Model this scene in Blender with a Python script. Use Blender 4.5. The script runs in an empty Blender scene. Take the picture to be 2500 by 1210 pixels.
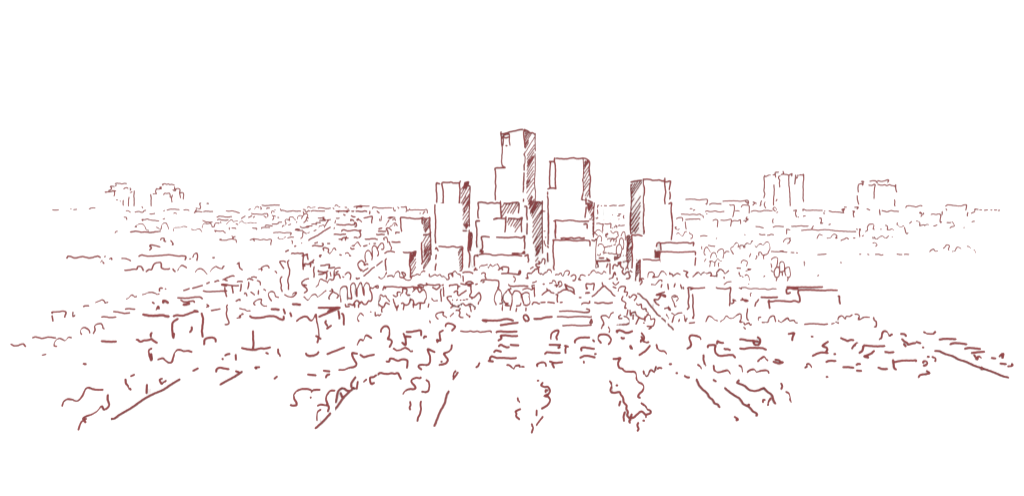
# city seen from above: bodies of buildings and planting with their edge lines
DATA="""
T 100 430 400 1.7
b|172 494 212 500 258 494
b|440 479 444 481;484 493 528 488
b|712 483 750 466 798 468
R far left round-topped tower cluster on the horizon @447|1098 112 1125 102 1150 108 1170 106 1193 118 1225 106 1262 110;1100 145 1112 132;1078 152 1035 148 1022 154 1045 178 1040 192 1000 213;950 238 962 232 1000 234 1055 222;950 232 962 240;1060 212 1105 218;1080 225 1090 260 1078 293;1115 346 1130 352;1168 370 1173 370;1222 188 1235 178 1260 168 1284 180;1316 178 1328 190 1322 206;1324 242 1344 230;1215 356 1212 380 1215 430;1300 310 1292 380 1295 460;1378 218 1372 300 1376 340 1374 438
R second round-topped tower with stepped left shoulder on the left horizon @447|1620 272 1628 330 1626 390 1632 450 1645 466;1658 262 1675 262;1695 262 1706 258 1694 235 1694 212;1700 200 1712 182 1725 192 1770 184;1778 162 1755 158 1772 168 1752 172 1780 184;1802 134 1792 122 1830 112 1860 122 1880 114 1905 126 1930 120 1968 132;1972 160 1975 195 2010 182 2045 186 2055 200 2048 230 2060 320;1948 202 1975 215 1992 210;2060 244 2100 244 2102 338;1812 272 1830 250 1860 256 1900 250 1908 312;1945 280 1930 310 1935 384
b|1492 450 1502 467
k|1258 518 1270 508 1290 512 1320 532
b|1390 530 1440 518 1490 532 1510 528 1518 512 1548 502
b|1608 555 1640 557 1680 548
b|1813 515 1824 505
b|1862 500 1900 488 1960 486 2042 492
k|1962 550 1968 542 1988 544 2004 553
b|2110 498 2150 494 2170 496 2187 506
b|1228 604 1258 604 1267 638
b|1503 656 1486 638 1530 640 1572 630 1610 644 1680 652 1740 659
b|1804 632 1828 624
k|1415 748 1390 748 1440 712 1480 700 1510 712 1530 740 1560 794 1588 800
k|1703 752 1740 770 1766 790 1790 720 1820 690 1845 690 1865 720 1886 780
b|1094 834 1104 818 1128 812
k|1958 804 1958 780 1980 760 2010 758 2070 756 2110 740 2155 750
W 2.8
b long flat roofline in bold under two rounded treetops at left|1322 822 1410 810 1480 824 1540 820 1620 830 1680 820 1732 816;1754 812 1760 812
t|1770 940 1775 920 1810 914 1825 930 1815 955 1843 962
t|1918 950 1945 985 1955 1008 1940 1010
h|1605 1088 1634 1055 1605 1030 1620 1012 1660 1016 1755 1042
T 450 470 300 1.8
k|322 208 304 212 302 230 324 280 310 314 270 316 232 305
b|195 400 215 372 236 334;225 378 280 368 345 380
b|446 216 462 208 476 220
b|374 376 420 364 500 370 562 370
b|825 360 870 366 940 358 1000 372 1086 398
b|640 484 680 464 740 466 840 480 934 470
b|652 538 670 522 730 534 800 544 862 536
b|1122 510 1160 484 1198 462
b|1262 488 1300 470 1328 450
b|1358 488 1384 468
b|1268 338 1302 318
k|1388 328 1412 285 1440 272 1466 294
k|1500 278 1518 322 1502 324
b flat roof on the horizon above the left middle distance|1530 248 1600 256 1700 248 1800 244 1874 248
b|1618 314 1640 302 1678 304
b|1318 410 1350 418 1440 422 1530 430 1580 414 1635 414 1646 430 1640 470
b|1568 456 1612 490
t|1722 408 1722 370 1738 358 1770 384
b|1782 341 1789 341
b|1718 450 1742 450
t|1796 468 1766 456 1760 480 1760 510 1745 528 1730 530
b|1838 488 1862 488
b|1890 318 1910 356 1925 346 2020 370 2150 356 2210 366 2260 360 2294 366
b|362 548 400 566 480 582 548 580
k|352 688 388 610 420 608 470 624 512 604 530 625 550 675 562 684 590 660 610 605 632 594
b|654 598 686 600
b|714 576 720 592
k|826 626 880 575 930 532 942 540 955 570 980 572 1044 556
b|1016 608 1054 628
k|1082 602 1120 566 1145 566 1170 594 1215 610 1310 590 1370 606 1415 594
k|142 722 200 744 280 714 300 718 344 768
b|612 768 600 745 588 744 650 752 700 760 760 752 800 786 810 788
b|884 688 886 722
b|916 698 960 696 1000 696 1016 708
b|1342 696 1400 700 1430 706 1424 722
b|1590 652 1615 638 1660 642 1732 656
b|1520 704 1518 690 1560 684 1682 684
b|1730 618 1850 602 1850 590 1918 580
b|1928 672 1940 652 1964 646
k|1996 628 2004 600 1984 560 1996 532 2020 526 2080 552 2064 520 2075 490 2110 476 2148 490 2165 525 2192 534
b|2052 636 2098 618
b|2184 602 2216 572
k|2230 512 2232 490 2250 460 2290 452 2330 468 2350 486;2308 510 2325 475 2350 450
b|1752 788 1820 782 1900 780 1950 792 2050 784 2108 796 2106 810 2086 832
b|2120 814 2136 796
k|1854 880 1844 890 1870 914 1900 920 1950 912 1990 872
b|2036 890 2090 876 2154 876
b|2110 944 2132 956 2124 1002
b|1754 990 1786 988
b|2182 736 2200 716 2230 714 2268 724;2182 730 2250 744 2330 742
b|2278 664 2310 686 2370 688 2420 684
b|2292 902 2330 862 2338 768 2360 776 2400 806
b|724 914 688 924 710 932 830 934 880 918 920 912 1016 930 1028 978
b|938 854 962 884;1002 864 976 868 962 884 948 910
b|1380 950 1362 926;1294 932 1350 908 1440 916 1500 930 1570 916 1620 932 1670 918 1700 916 1720 940 1702 990 1704 1026
b|2306 992 2314 992
W 2.8
b|2180 1054 2190 1046
b|2000 1156 2046 1134
T 740 480 320 1.9
k|78 210 90 186 102 184 144 212;164 204 220 194
b|276 214 290 204 380 208 430 220 504 210
b|552 210 570 222
k|588 180 600 158 620 152 640 178 680 190
b|772 196 806 198;830 224 834 224
b|936 184 1000 174 1060 164 1120 172 1220 174;988 214 1000 190 1084 192
b|40 270 70 284 100 252 118 266;0 234 40 240;2 280 10 310
b|142 268 190 254 240 260 398 264
k|0 352 30 318 60 312 88 340 80 380 98 398;68 380 60 420 35 460 12 474;80 442 86 442
b|278 392 330 392 390 376 368 415 405 420 416 438 330 436 304 442
b|440 428 508 420;412 530 430 490 464 442
b|238 478 320 476
b|160 506 200 500 254 508
b|0 570 60 564 100 560;56 552 110 540 166 540
k|0 640 68 684 114 656
b|200 632 240 610
k|294 570 310 534 330 540 372 522 390 540 394 566
b|612 398 650 398;662 394 668 394
b|600 438 586 486
b|580 570 552 612
W 2.8
b|608 266 660 262 720 264 780 262 852 256;650 280 656 280;800 278 820 278
b|888 268 936 266
b|976 268 1010 264 1080 274 1130 262 1160 262 1176 272
b|1232 270 1234 295 1224 312
b|746 328 776 340
b|888 350 920 368 960 370
b|880 444 876 420 900 422 936 444
k|1020 405 990 425 1000 436 1030 425 1080 464
b|1124 392 1190 378 1278 362 1268 440 1266 482
b|620 512 700 518 780 520 830 508 890 518 945 510 950 480 966 474 984 500 986 540 960 552
b diagonal street wall climbing right toward the dashes, left of the towers|104 804 112 792 190 750 280 704 370 640 440 598 502 562
b|710 636 730 608 770 612 820 630 890 624 950 612 1020 626 1074 616 1050 640 1062 690 1060 730 1032 750;472 696 500 704 600 688 680 700 740 692 784 690
b|662 784 700 780 715 800;718 788 725 765 760 752 785 750 800 756;800 735 790 765 782 798;826 763 830 763
b|940 752 960 744 1002 760
b|1146 780 1200 782 1280 772 1330 774 1372 788
t|904 906 940 900 970 875 1010 834 1040 890 1062 912;940 914 965 880
b|876 940 890 960 942 958
b|1116 910 1180 896;1222 866 1228 866;1308 862 1340 862
b|170 908 210 896 280 906 350 908 370 895 374 862 350 862
b|216 856 266 840;452 862 492 862
t|382 990 368 960 375 944 460 955 472 975 462 1020 472 1030
t|494 1050 530 1020 560 958 580 948 604 984
b|676 1068 706 1074
k|782 1048 810 1032 835 1042 862 1100 880 1086
t|334 1078 308 1080 300 1100 320 1106
b|1366 268 1404 298
W 1.9
b|1276 220 1290 194 1320 190 1380 206 1440 210 1540 204 1634 204
b|1664 200 1684 262 1708 252
b|1748 192 1770 214
b|1810 190 1850 192 1910 184 1904 215 1922 258 1898 274
b|1946 252 1968 226
b|1980 246 2080 240 2180 244 2230 244 2285 236 2294 300
b|2152 308 2168 304;2250 278 2230 286 2212 318
k|1446 358 1444 400 1436 440 1412 436 1410 412
b|1566 392 1600 376 1640 374 1700 384;1600 402 1650 382
W 2.8
k|1584 434 1560 480 1532 532
k|1656 428 1680 414 1696 422 1706 436
k|1606 556 1650 530 1680 488 1710 490 1722 520 1738 532;1688 526 1690 530
b|1396 592 1430 580 1454 578
b|1388 636 1440 634 1480 640 1528 634
b|1352 694 1380 700 1440 692 1500 696
k|1572 694 1560 630 1534 590 1548 576 1580 576 1630 620
b|1708 678 1706 658 1740 656 1778 658
t|1498 792 1484 776 1510 752 1536 748 1554 780 1560 842
t|1590 834 1620 920 1636 950 1624 970
t|1158 1200 1145 1120 1148 1060 1170 1010 1200 986 1225 1005 1255 1060 1275 1110 1270 1160
t|1284 1100 1278 1020 1280 940 1300 906 1320 905 1345 920 1370 975 1392 1040 1390 1070 1372 1088
t|1370 970 1400 910 1450 854 1470 860 1490 915 1490 945 1470 970 1450 968
b|1506 1040 1560 1010 1620 1004 1688 1020
T 1440 480 120 1.9 807
b low dashed block between the second and third tall towers @380|128 178 132 140 150 142;186 150 196 148;238 146 276 148;326 152 380 142 438 144;478 148 520 144 568 138;126 214 132 250 130 280;372 296 376 297;104 350 118 358;130 340 134 344;218 382 252 386;326 384 346 386;366 388 404 386;478 284 510 286;458 318 472 312;480 312 484 312;480 368 464 390;560 308 550 330 562 354
b|110 440 140 434 200 450 220 444 212 500 212 564
b|246 442 290 450 345 436 342 510;370 516 374 516
b|400 502 410 490;424 470 444 484 444 504;472 474 484 464 498 474;518 474 568 468
t|122 630 96 604 76 590 98 570 130 542 155 544 180 566 205 592
t|126 682 140 650 160 636 180 650 195 695 186 732
t|136 806 160 774 190 776 220 800 236 850 234 890 216 916
t|282 660 264 654 256 625 270 612 298 600 296 616 278 626
t|342 564 358 576 376 608 410 580 435 572;448 574 464 590;452 605 468 625 462 650 440 668 436 684 370 682 362 676 364 694;290 702 308 684 340 686;350 710 334 736;396 696 392 730;436 712 428 750
b|242 828 262 822;276 822 294 814;312 812 330 814;346 804 364 800;394 790 426 780
b|228 932 250 916 270 918;298 918 312 924 318 932;334 932 360 928;378 932 392 938;406 938 434 940
t|514 644 530 600 550 576 568 576 576 600 582 712
t|482 770 494 700 520 674 545 700 556 790 548 850 540 862
t|480 780 446 810 434 870 438 920 460 962 490 952 512 930 522 870 518 820 500 790 480 776
t|444 990 460 958 490 948 506 958 490 984 460 992 444 990;410 1040 402 1000 410 980 432 1000 420 1030 470 1005 510 965
b|548 964 554 964;588 965 592 965;546 1066 562 1068;586 1058 610 1056
t|128 950 145 968 165 960 176 934
b|152 1002 228 1002
T 1640 470 360 1.8
b|230 112 280 108 380 110 440 122 490 116 584 116 580 180;560 186 574 192
b|300 262 334 264;354 290 380 280
b|620 194 670 176 720 180 800 184 876 176
b stepped long roof on the horizon right of the fourth tall tower|840 142 900 138 1050 136 1130 142 1255 132 1258 180;1214 150 1252 180
b|950 196 965 206 1022 202 1024 300 1002 395
b|1142 236 1160 204 1200 204 1265 212 1270 336
b|552 310 575 298 630 312 720 302 770 316 860 308;572 346 578 350
b|1050 298 1110 300 1140 326 1144 296
b|156 352 240 356 300 360 360 354 400 362 470 354 486 370;510 376 522 408
b|76 428 110 412 176 414 178 462
b|228 440 300 434 400 432 440 428 468 440
b|222 480 228 540 238 596
k|76 566 50 568 80 600 104 612 122 596
k|82 676 104 658 130 684 170 716 195 695 215 645 242 638
k|290 654 300 674 340 695 340 730 314 754
b|470 714 510 704 580 710
b|730 750 740 750
b|1196 688 1204 690
b|676 456 710 440 750 448 748 560
b|806 452 880 454 976 440 966 550
b|1002 472 1010 460 1090 462 1124 442 1132 510
b|1180 460 1200 458;1236 400 1215 425 1262 438 1235 452 1212 480
b|1334 206 1360 172 1330 150 1388 178
b|1474 136 1460 170 1462 206 1448 214
b|1532 154 1520 190 1528 230 1544 252
b|1304 310 1350 294 1450 308 1520 292 1650 298
t|1700 304 1658 264 1680 242 1700 246 1716 282;1724 326 1740 318
b|1726 110 1714 138
b|1664 430 1656 470 1664 494
b|1380 554 1440 560 1504 578
b|1664 564 1700 552 1836 556
b|1436 680 1480 690 1534 688
b|1570 698 1600 696 1625 684 1672 690
b|1966 552 2050 550 2120 542 2180 550 2240 548
b|2324 546 2300 586
b|1886 676 1886 600;1906 600 1940 612
k|1832 810 1850 775 1890 750 1920 754 1952 790 1930 798;1926 748 1950 748;1902 836 1934 816
b|2000 296 2048 288 2032 330 2036 370 2048 396;2076 400 2082 402
b|2158 388 2194 378
b|600 864 650 874 708 880
t|494 884 490 905 496 920
t|550 1020 530 1000 540 930 560 896 580 894 600 925 630 974
t|638 1066 650 1010 680 984 705 984 725 1020 738 1060
t|748 980 770 945 810 922 840 930 852 980 842 1072
t|560 1088 538 1128
t|614 1132 640 1120 670 1128 700 1150;740 1106 712 1140 704 1205;754 1084 790 1118 816 1124;640 1140 624 1210;776 1150 764 1170 772 1210
b|862 990 880 980 892 962 940 968
k scalloped tree crown cluster in the right middle distance|1014 1006 970 930 975 905 1020 875 1050 824 1070 820 1090 850 1090 892;1122 920 1115 890 1125 866 1170 866 1185 908 1200 860 1240 826 1280 850 1300 830 1318 790 1330 792;1362 866 1375 894 1395 892 1430 850 1470 838 1480 862 1510 856 1550 810 1575 808 1600 850 1610 900 1604 945 1582 970 1585 990 1550 1012 1490 1022 1460 975 1430 980 1430 1030;1520 1025 1505 1050 1512 1086;1298 998 1276 1050;1390 1034 1400 1055 1376 1090
b|1140 1020 1150 1022;1044 1054 1050 1054
t|1140 1154 1145 1130 1175 1106 1235 1128 1240 1150 1228 1200
b|1608 970 1640 964 1720 968 1800 966 1892 976;1780 956 1828 954
b|1958 980 2008 982;2044 984 2066 988
t|2172 1128 2184 1160 2184 1192
T 1840 410 400 1.9
R right horizon tower block with four vertical edges @565|160 112 176 126 222 106;240 104 244 106;286 104 304 98;150 440 166 382 154 350 160 240 152 132;292 548 294 470 304 350 300 250;326 136 320 66 368 62;386 282 380 215 386 185 366 140 376 120 390 120;408 98 430 92 480 96 524 104 568 82 562 120;434 52 442 75 436 92;520 104 520 230 532 350 538 480 540 580;620 106 625 145 646 146;654 106 652 124;622 140 608 238;678 106 690 100 722 106 734 90 740 130 730 240 732 350 730 440 736 494;346 464 334 488
R wide flat-topped tower block at the far right horizon @565|1546 356 1542 310 1544 262 1556 240 1615 240 1610 254;1592 200 1610 196 1628 202;1612 206 1618 240;1530 410 1538 490 1554 534;1702 254 1740 258 1792 240 1782 320 1778 450;1718 196 1760 188 1800 190 1826 218;1834 188 1900 198 1960 180 1985 172 1994 184 1980 212;1836 242 1900 256 1940 246 1960 260 2010 246 2040 260 2095 266;2098 248 2100 320 2112 354;2080 468 2086 500 2084 566 2096 566
b|588 628 634 622
b|730 628 726 608 780 624 880 622 1014 626;1048 634 1052 636;1036 660 1042 676
b|1114 630 1150 644 1240 648 1332 660
k|1300 612 1350 600 1330 620 1332 640 1300 612;1340 576 1370 580
b|1492 580 1548 578 1528 606
b|1464 636 1484 636;1492 646 1474 660 1472 690 1482 724
b|1674 600 1716 620
b|1858 614 1862 650 1868 690
b|1896 626 1930 636 1972 646 2030 626 2060 634 2144 640
b|972 740 994 736 1002 780 988 814 1022 814
b|1112 834 1134 828
b very long thin flat roofline at right middle distance|706 920 780 912 880 908 950 918 1010 910 1100 910 1200 924 1300 930 1400 936 1510 938
b|1522 896 1530 908
t|1568 1012 1560 960 1568 915 1558 905 1570 898 1580 905 1572 918;1598 1012 1622 994
t|1654 938 1684 915 1680 880 1700 836 1760 828 1776 850 1768 880 1762 900 1782 906
b|1878 902 1884 904
k|1946 846 1970 852 1980 880 1974 910 2010 912 2040 900 2070 922
k|936 1040 960 990 970 978 1012 994
k|1086 1034 1110 1038 1140 1028 1170 985 1190 976 1232 1000 1208 1034 1234 1034
b|1290 1068 1350 1042 1375 1028 1400 1048
b|1474 1030 1496 1032
k|1758 1022 1766 1038;1784 1020 1800 1046 1830 1044 1870 1012 1900 1004 1950 1040 1994 1002;2044 1014 2050 1016
t|1762 1108 1782 1100;1802 1108 1824 1135 1804 1154
T 2160 480 300 1.8
b|416 212 430 184 540 184 620 200 710 172 734 186
t|716 386 736 355 722 320 700 304 684 318 716 330;766 320 766 346
b|914 348 950 340 1020 350 1070 336 1106 366 1092 440 1100 512 1120 498
b|1132 294 1132 350
b|1208 238 1212 242;1222 264 1226 268
b|1200 184 1232 162 1340 170 1460 182 1510 180 1570 160 1610 160 1598 264
b|1638 310 1626 350 1632 378
b|1706 322 1712 324;1728 314 1772 298
b|1774 270 1776 242 1838 250;1872 256 1908 260;1966 266 2024 258;2090 262 2110 262;2160 260 2202 260;2238 270 2264 266
b|1720 492 1740 484 1768 484
b|1226 506 1260 510 1300 506
t|1332 498 1370 578 1320 590 1286 616
b|1560 606 1566 606
k|628 478 670 494 690 520 690 570 740 556 780 556 780 576 824 546 862 552
b|490 522 532 488
k|250 514 242 540 270 580 316 600 370 572
b|388 604 435 728 458 714
b|966 572 1000 570 1028 552
k|888 1084 900 1062 964 1028 990 1068 1010 1076 1038 1066
k|1156 1014 1190 985 1216 944 1270 962 1274 985 1250 1030 1262 1050
k|1332 1076 1380 1074 1410 1010 1440 990 1498 1022
k|1626 974 1650 980 1690 1014;1758 1044 1784 1096
b|244 1126 280 1134 340 1136;384 1134 430 1130 476 1134
T 1040 480 300 1.9
b|1570 193 1600 196;1588 462 1600 462;1600 545 1612 545;1588 590 1595 630 1606 660
T 100 600 400 3
h wavy long roofline standing alone at the far left|382 178 400 150 420 150 500 176 610 156 720 176 800 158 840 148 875 168
k|942 164 948 154;888 242 902 218;918 242 928 256;1016 194 1040 176 1046 200
k|1196 184 1240 186 1290 200 1322 218
h long straight roof with a hooked right end at left|1446 152 1480 132 1560 148 1740 142 1900 130 2020 148 2130 150 2144 162 2128 202
t|2198 192 2216 193;2242 170 2270 120 2298 104 2312 130 2304 210
h low block with a raised square middle at left|1238 358 1300 354 1380 340 1415 344 1430 305 1465 298 1490 315 1510 360;1554 376 1600 345 1628 352 1672 265 1770 246 1780 320 1800 336 1880 340 1900 334;1950 338 1956 350 1980 376
t|2026 366 2060 305 2082 286 2150 320
h|2108 656 2190 628
h|2240 622 2384 582
h|1750 664 1752 626 1770 618 1794 622;1838 632 1842 634
k|1502 718 1540 712 1590 688 1650 686 1690 702 1714 720 1742 708
k|1266 782 1300 770 1344 722 1390 756 1408 744
k|812 834 860 815 910 794 930 810 950 846 984 830
h|628 892 650 882 704 882
h|166 990 156 980 260 970 340 960 368 974 350 1048;164 1030 176 1106
t|472 980 466 1020 478 1046 498 1024
h|896 1048 930 1042 1020 1054 1104 1048
h|1072 968 1130 972 1230 992 1308 986
h|1248 932 1260 926 1384 932
W 3.6
h|1648 832 1668 844
t|1706 942 1732 886 1744 924
W 5
h|1804 830 1808 804 1830 808 1874 834
W 3.2
h|2020 764 2160 768 2290 752 2360 756 2382 776
h|2068 800 2110 822 2160 824 2258 812 2266 828
W 5
h|2108 866 2188 852
h thick flat roof edge left of the tall thick doorway shape|1512 1010 1600 1026 1700 1026 1800 1020 1850 1034 1884 1038
W 3
T 420 600 320 3
t|436 480 480 430 530 418 570 440 640 522
k|710 476 760 412 815 380 870 412 930 418 945 376 960 374
t|1204 332 1240 306 1238 360 1256 410 1296 440
h|752 216 780 214
k|1604 432 1664 424 1652 452;1652 400 1730 364 1780 372 1790 406
k|1904 468 1918 476 1930 500
h|940 622 1050 570 1120 548 1146 556
h|788 658 850 636 862 644;978 628 1018 638
h|640 692 688 670
h open canopy on two slanted posts in the left middle|1004 736 906 712 940 702 1050 720 1140 732 1224 732;972 770 984 850 1008 930;1106 756 1122 820 1126 866;578 828 650 842 760 838 900 832 1008 828;1206 662 1240 650 1298 656;1276 708 1272 780 1260 828
t|1394 618 1430 600 1492 630;1470 576 1520 570 1560 582;1572 640 1600 645 1630 680 1628 718;1414 670 1416 730 1396 790
t|1338 882 1356 866 1380 918
t|1456 848 1520 900
h|1596 822 1592 886
t|1696 800 1726 820
t|1836 1010 1790 940 1785 880 1810 848 1845 838 1880 855 1915 935 1966 948
k|1532 1088 1504 1060 1560 1005 1600 985 1652 982 1638 1050 1665 1090 1700 1110 1744 1108
h|1182 1014 1254 984 1256 1002
t|644 1080 680 1108 638 1128
h|726 1190 800 1178 886 1160
k|1250 1152 1300 1168 1340 1172 1380 1200 1440 1196
W 4.6
h|2230 1072 2300 1072 2366 1080
h|1838 1164 1920 1164 1970 1172
W 3
T 680 590 320 3
b|130 178 184 152;296 82 318 74
T 680 590 320 3
P tall wavy pole-shaped tree trunk pair left of the small stepped block|96 488 24 364 120 362 124 374
P slim curving trunk beside the small stepped block|190 342 172 360 176 430 205 520 200 600 170 710 184 790 184 874
P short curving trunk at left of the small stepped block|62 642 34 680 36 740 52 800 48 860 66 910
k shallow bowl-like bush curve under the slim curving trunk|114 974 160 1004 220 1018 270 1008 320 960 336 932 290 940 262 976
b small flat block with a hanging left wall above the middle left trees|236 216 260 206 300 214 360 208 400 214 454 206 458 260 448 400 456 506;436 256 490 244 532 222 532 270 544 322;484 446 480 408 560 412 600 372 636 362 636 390;590 456 596 400;652 330 636 350
h|656 460 646 520 658 600 654 650
k|770 274 756 262 768 244 790 246
h|778 438 840 432 944 418 928 484;958 482 1034 468
h|740 530 724 542 760 548 880 552 910 536;744 600 810 594 880 562 892 620 882 682
t|918 574 936 546 952 570 966 630
k|696 828 720 814 745 770 780 684 830 708 884 732
k|906 760 950 690 1000 704 1030 640 1024 600 1032 540 1050 500 1090 480 1140 480;1034 626 1080 596 1112 600 1140 668;1064 564 1100 540;1180 644 1204 652
t|1230 604 1284 560 1335 605 1322 692
h|1434 664 1440 680 1494 668
t|940 1050 926 1040 960 970 1002 924 1060 950 1108 990 1080 1034;948 908 1004 896 982 868
k|556 678 500 690 430 750 432 780 530 880 528 900 476 938;464 790 516 798
k|470 1014 544 1080 620 990 660 966 690 976 720 1022 800 966 874 900
t four tall rounded arch trees merging in one grove left of centre|1152 1104 1152 860 1200 820 1254 826 1270 920 1280 1040 1310 1040 1346 1052 1332 900 1340 800 1380 756 1402 770 1425 860 1448 1016 1458 870 1518 748 1545 830 1580 996 1580 840 1600 780 1630 754 1665 780 1685 870 1720 960 1728 1020 1704 1096 1665 1084 1640 1120 1620 1150 1570 1148 1530 1098 1500 1144 1470 1090 1440 1080 1400 1120 1372 1168 1320 1146 1284 1150;1694 842 1740 858 1780 832 1836 854 1838 808 1786 818;1232 1152 1244 1196 1306 1190;1408 1154 1406 1205;1476 1160 1478 1206
t|1520 530 1468 440 1468 400 1530 344 1582 390 1582 434 1640 404 1650 418;1540 516 1520 530
P|1560 546 1650 488;1576 626 1660 560 1730 490 1770 466;1814 438 1914 358
h|1992 312 1974 330 1972 400 1986 520
k|1852 648 1880 680 1920 680 1960 640 1994 566
k|1974 648 2090 622 2130 655 2170 570 2210 542 2230 570 2240 640 2270 660 2305 652 2345 608 2310 565 2270 560 2300 612
t small ragged bush with a spiky top right of the arch grove|2050 1096 2000 1040 1970 990 1940 1012 1888 972 1870 1080 1844 1134 1925 1200 1950 1190 1980 1120 2044 1150
h|1926 886 1952 818 1974 858;1980 828 2110 824 2220 836 2260 832 2330 840 2420 836 2475 826 2550 836 2610 826 2666 844
T 960 600 320 3
t wide oak-like crown on three short trunks, centre left under the second tower|126 850 80 850 70 880 82 915 50 936 0 908;136 912 172 850 176 790 250 800 258 815 236 870 260 905 308 904;360 846 410 800 490 764 512 802 560 756;376 770 386 800 440 780 484 856 562 804 590 840 610 930 605 970 580 1020 580 1048 520 1050 470 1048 420 1084 390 1080 365 1000 325 978 305 1000 300 1040 260 1088 210 1082 180 1050 150 1058;200 1090 186 1172;368 1066 372 1132;500 1056 494 1162;0 980 20 1050 66 1150 94 1096;66 1120 68 1186
h|456 724 500 708 570 724 640 714 770 722 860 712 866 732 800 800 730 764;610 686 630 704
h|890 724 926 716
P|884 798 872 860 884 940 888 1016;926 764 930 840 934 926
k|712 970 748 1016 814 1006
P|658 1068 646 1126
h|1038 742 1034 724 1070 722 1190 716 1190 794;1226 746 1230 746
h dome-capped little post right of the centre left blocks|1248 694 1330 712 1380 706 1450 702;1338 682 1380 658 1430 654 1480 690;1376 722 1400 740 1430 724 1434 780 1440 860 1410 920 1416 936 1490 948 1540 900 1585 858 1620 955 1600 1006;1122 856 1150 832 1188 830 1188 890 1212 914 1250 888 1346 824
k small dotted bush bed in front of the dome-capped post|1076 930 1040 928 992 948 1050 1040 1078 1080 1092 1070;1578 1030 1570 1074;1064 1140 1116 1096 1180 1120 1240 1086 1290 1060 1340 1100 1420 1066 1450 1080 1490 1110;1506 1120 1520 1134 1500 1168;1090 996 1094 996;1168 1002 1184 990;1244 998 1248 998;1292 996 1316 996;1348 984 1376 984;1454 970 1458 970;1162 1190 1210 1186 1240 1156;1414 1108 1440 1206
k|666 520 670 560 700 566 770 530 820 554 860 526 900 575 926 560 960 590 1000 620 1034 600 1018 540 1026 520 1098 508 1100 566;1098 500 1140 462 1176 510 1240 535 1240 580;1080 545 1086 530
k|196 592 230 625 290 636 330 622 352 552 380 554 450 520 500 544 530 480 560 462 584 470
h|1286 492 1320 482 1430 484 1470 506;1286 556 1292 600 1294 648
h|1494 450 1524 404;1500 430 1552 440
k|1594 400 1620 366 1680 362 1736 344;1748 398 1770 400 1794 340 1830 384 1890 348;1920 334 1950 380 1960 430 1940 440
h|1960 430 2020 385 2110 390 2132 402 2116 500;2020 440 2000 400;2000 510 2110 504 2250 516 2340 520 2352 460 2330 456 2316 500
k|1632 512 1660 492 1700 510 1696 570 1712 590
k|2220 564 2250 590 2250 630 2234 658
h|1618 650 1630 632 1820 630 1944 644 1950 720 1944 770 1928 770;1656 672 1678 660;1520 710 1552 700
t row of pointed oval cypress trees at the centre|1900 1080 1870 1000 1880 910 1920 820 1944 796 1980 830 2000 900 2002 1000 2010 1050 1970 1064;2120 1058 2060 1044 2034 980 2036 920 2066 870 2124 816 2170 870 2190 960 2190 1060 2168 1130;2200 910 2240 830 2300 830 2350 870 2362 960 2360 1050 2330 1100 2276 1104;2016 1092 2014 1186;2168 1130 2160 1182;2278 1152 2268 1206;2120 1058 2066 1094 2140 1100;2124 800 2176 796 2166 780
T 1240 620 320 3
k|334 440 372 446 360 400 356 370 372 350 434 356;450 338 500 284 566 270 564 320 585 362 620 360 640 386 700 334 712 346 740 296 760 286 790 300 802 340;418 272 464 238
k|584 238 550 236 514 210 520 184 560 180 584 186 566 126 600 164 625 150 640 100 660 84 682 100 674 176
k|878 384 900 374 936 380 978 346 990 390 1012 412 1036 380 1060 320 1090 302 1130 318 1134 350 1112 386
k|1166 408 1220 378 1250 400 1254 440 1230 484 1202 486
k|1344 474 1304 464 1332 430 1340 388 1380 384 1424 400;1486 390 1504 376
k|1530 354 1560 310 1590 298 1620 344 1670 336 1720 368 1760 350 1770 316 1806 340
P|1884 176 1886 358
h|1822 238 1844 180
k|1872 458 1930 436 1950 380 1970 330 1990 380;1938 272 1944 220 1976 190 2000 212
h|1688 70 1770 70;1644 124 1660 126 1780 124 1840 120 1888 124 1826 78
k|2012 440 2020 472
k|1940 526 1980 570 2030 540 2044 516;1942 602 1994 622
k|2020 220 2050 180 2088 144 2034 158;2088 150 2076 200 2100 246 2130 264 2110 330 2150 374 2200 330 2230 320 2236 380 2258 404 2234 446 2188 452;2176 280 2200 240 2220 282;2260 306 2290 330
h|10 560 40 584 200 584 300 582 370 590
k|276 656 350 630 400 640 438 658 460 630 442 580 488 574;458 526 500 518 524 498
h|488 612 488 700 494 776
t|290 900 262 800 266 740 310 712 350 704 384 720 388 800 404 880 390 924 340 944 298 932;156 996 158 1020 144 1056;334 994 332 1040
h|650 550 672 550
h small gabled house with a chimney notch, centre right|630 750 680 706 762 666 800 704 850 718;716 636 740 660;926 710 960 700 1020 660 1090 650 1050 552 1120 596 1170 612 1216 646 1224 700;1058 552 1080 630 1118 668;1140 674 1170 680 1234 736;890 742 918 746 908 820 918 882;446 926 476 886 520 888 560 908 584 912;612 890 686 886;738 886 800 890 858 902;968 890 1002 886
k|770 536 820 530 830 484 870 500 884 536;868 574 900 566;896 600 940 550 930 520 972 502 996 570 948 600
h|1450 640 1446 544 1500 550 1550 548 1590 536 1578 656;1450 610 1472 634
h|1436 720 1450 710 1480 716 1520 706 1440 712
h|1318 798 1350 798
h larger gabled house front under the ragged tree line, centre right|1556 778 1600 750 1680 670 1790 586 1830 630 1900 690 1940 746 1976 770;1740 526 1756 580;1604 892 1680 904 1750 890 1820 904 1890 900 1930 892
h|1362 922 1390 898 1450 898 1510 898 1508 866
h|952 1052 1120 1046 1250 1054 1508 1056 1500 1020 1452 1008
h|912 1152 1000 1150 1120 1160 1250 1150 1350 1148 1520 1158;1536 1152 1544 1152
W 4.3
h|486 1190 620 1186 680 1166 812 1154
W 3
T 1480 640 400 3
k|178 424 200 370 240 352 282 362 284 390 266 434 316 440 300 490
k|338 500 344 520 370 510 400 474 450 500 416 560
k|248 502 226 550 290 600 274 674 298 674
P|320 700 306 774
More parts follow.
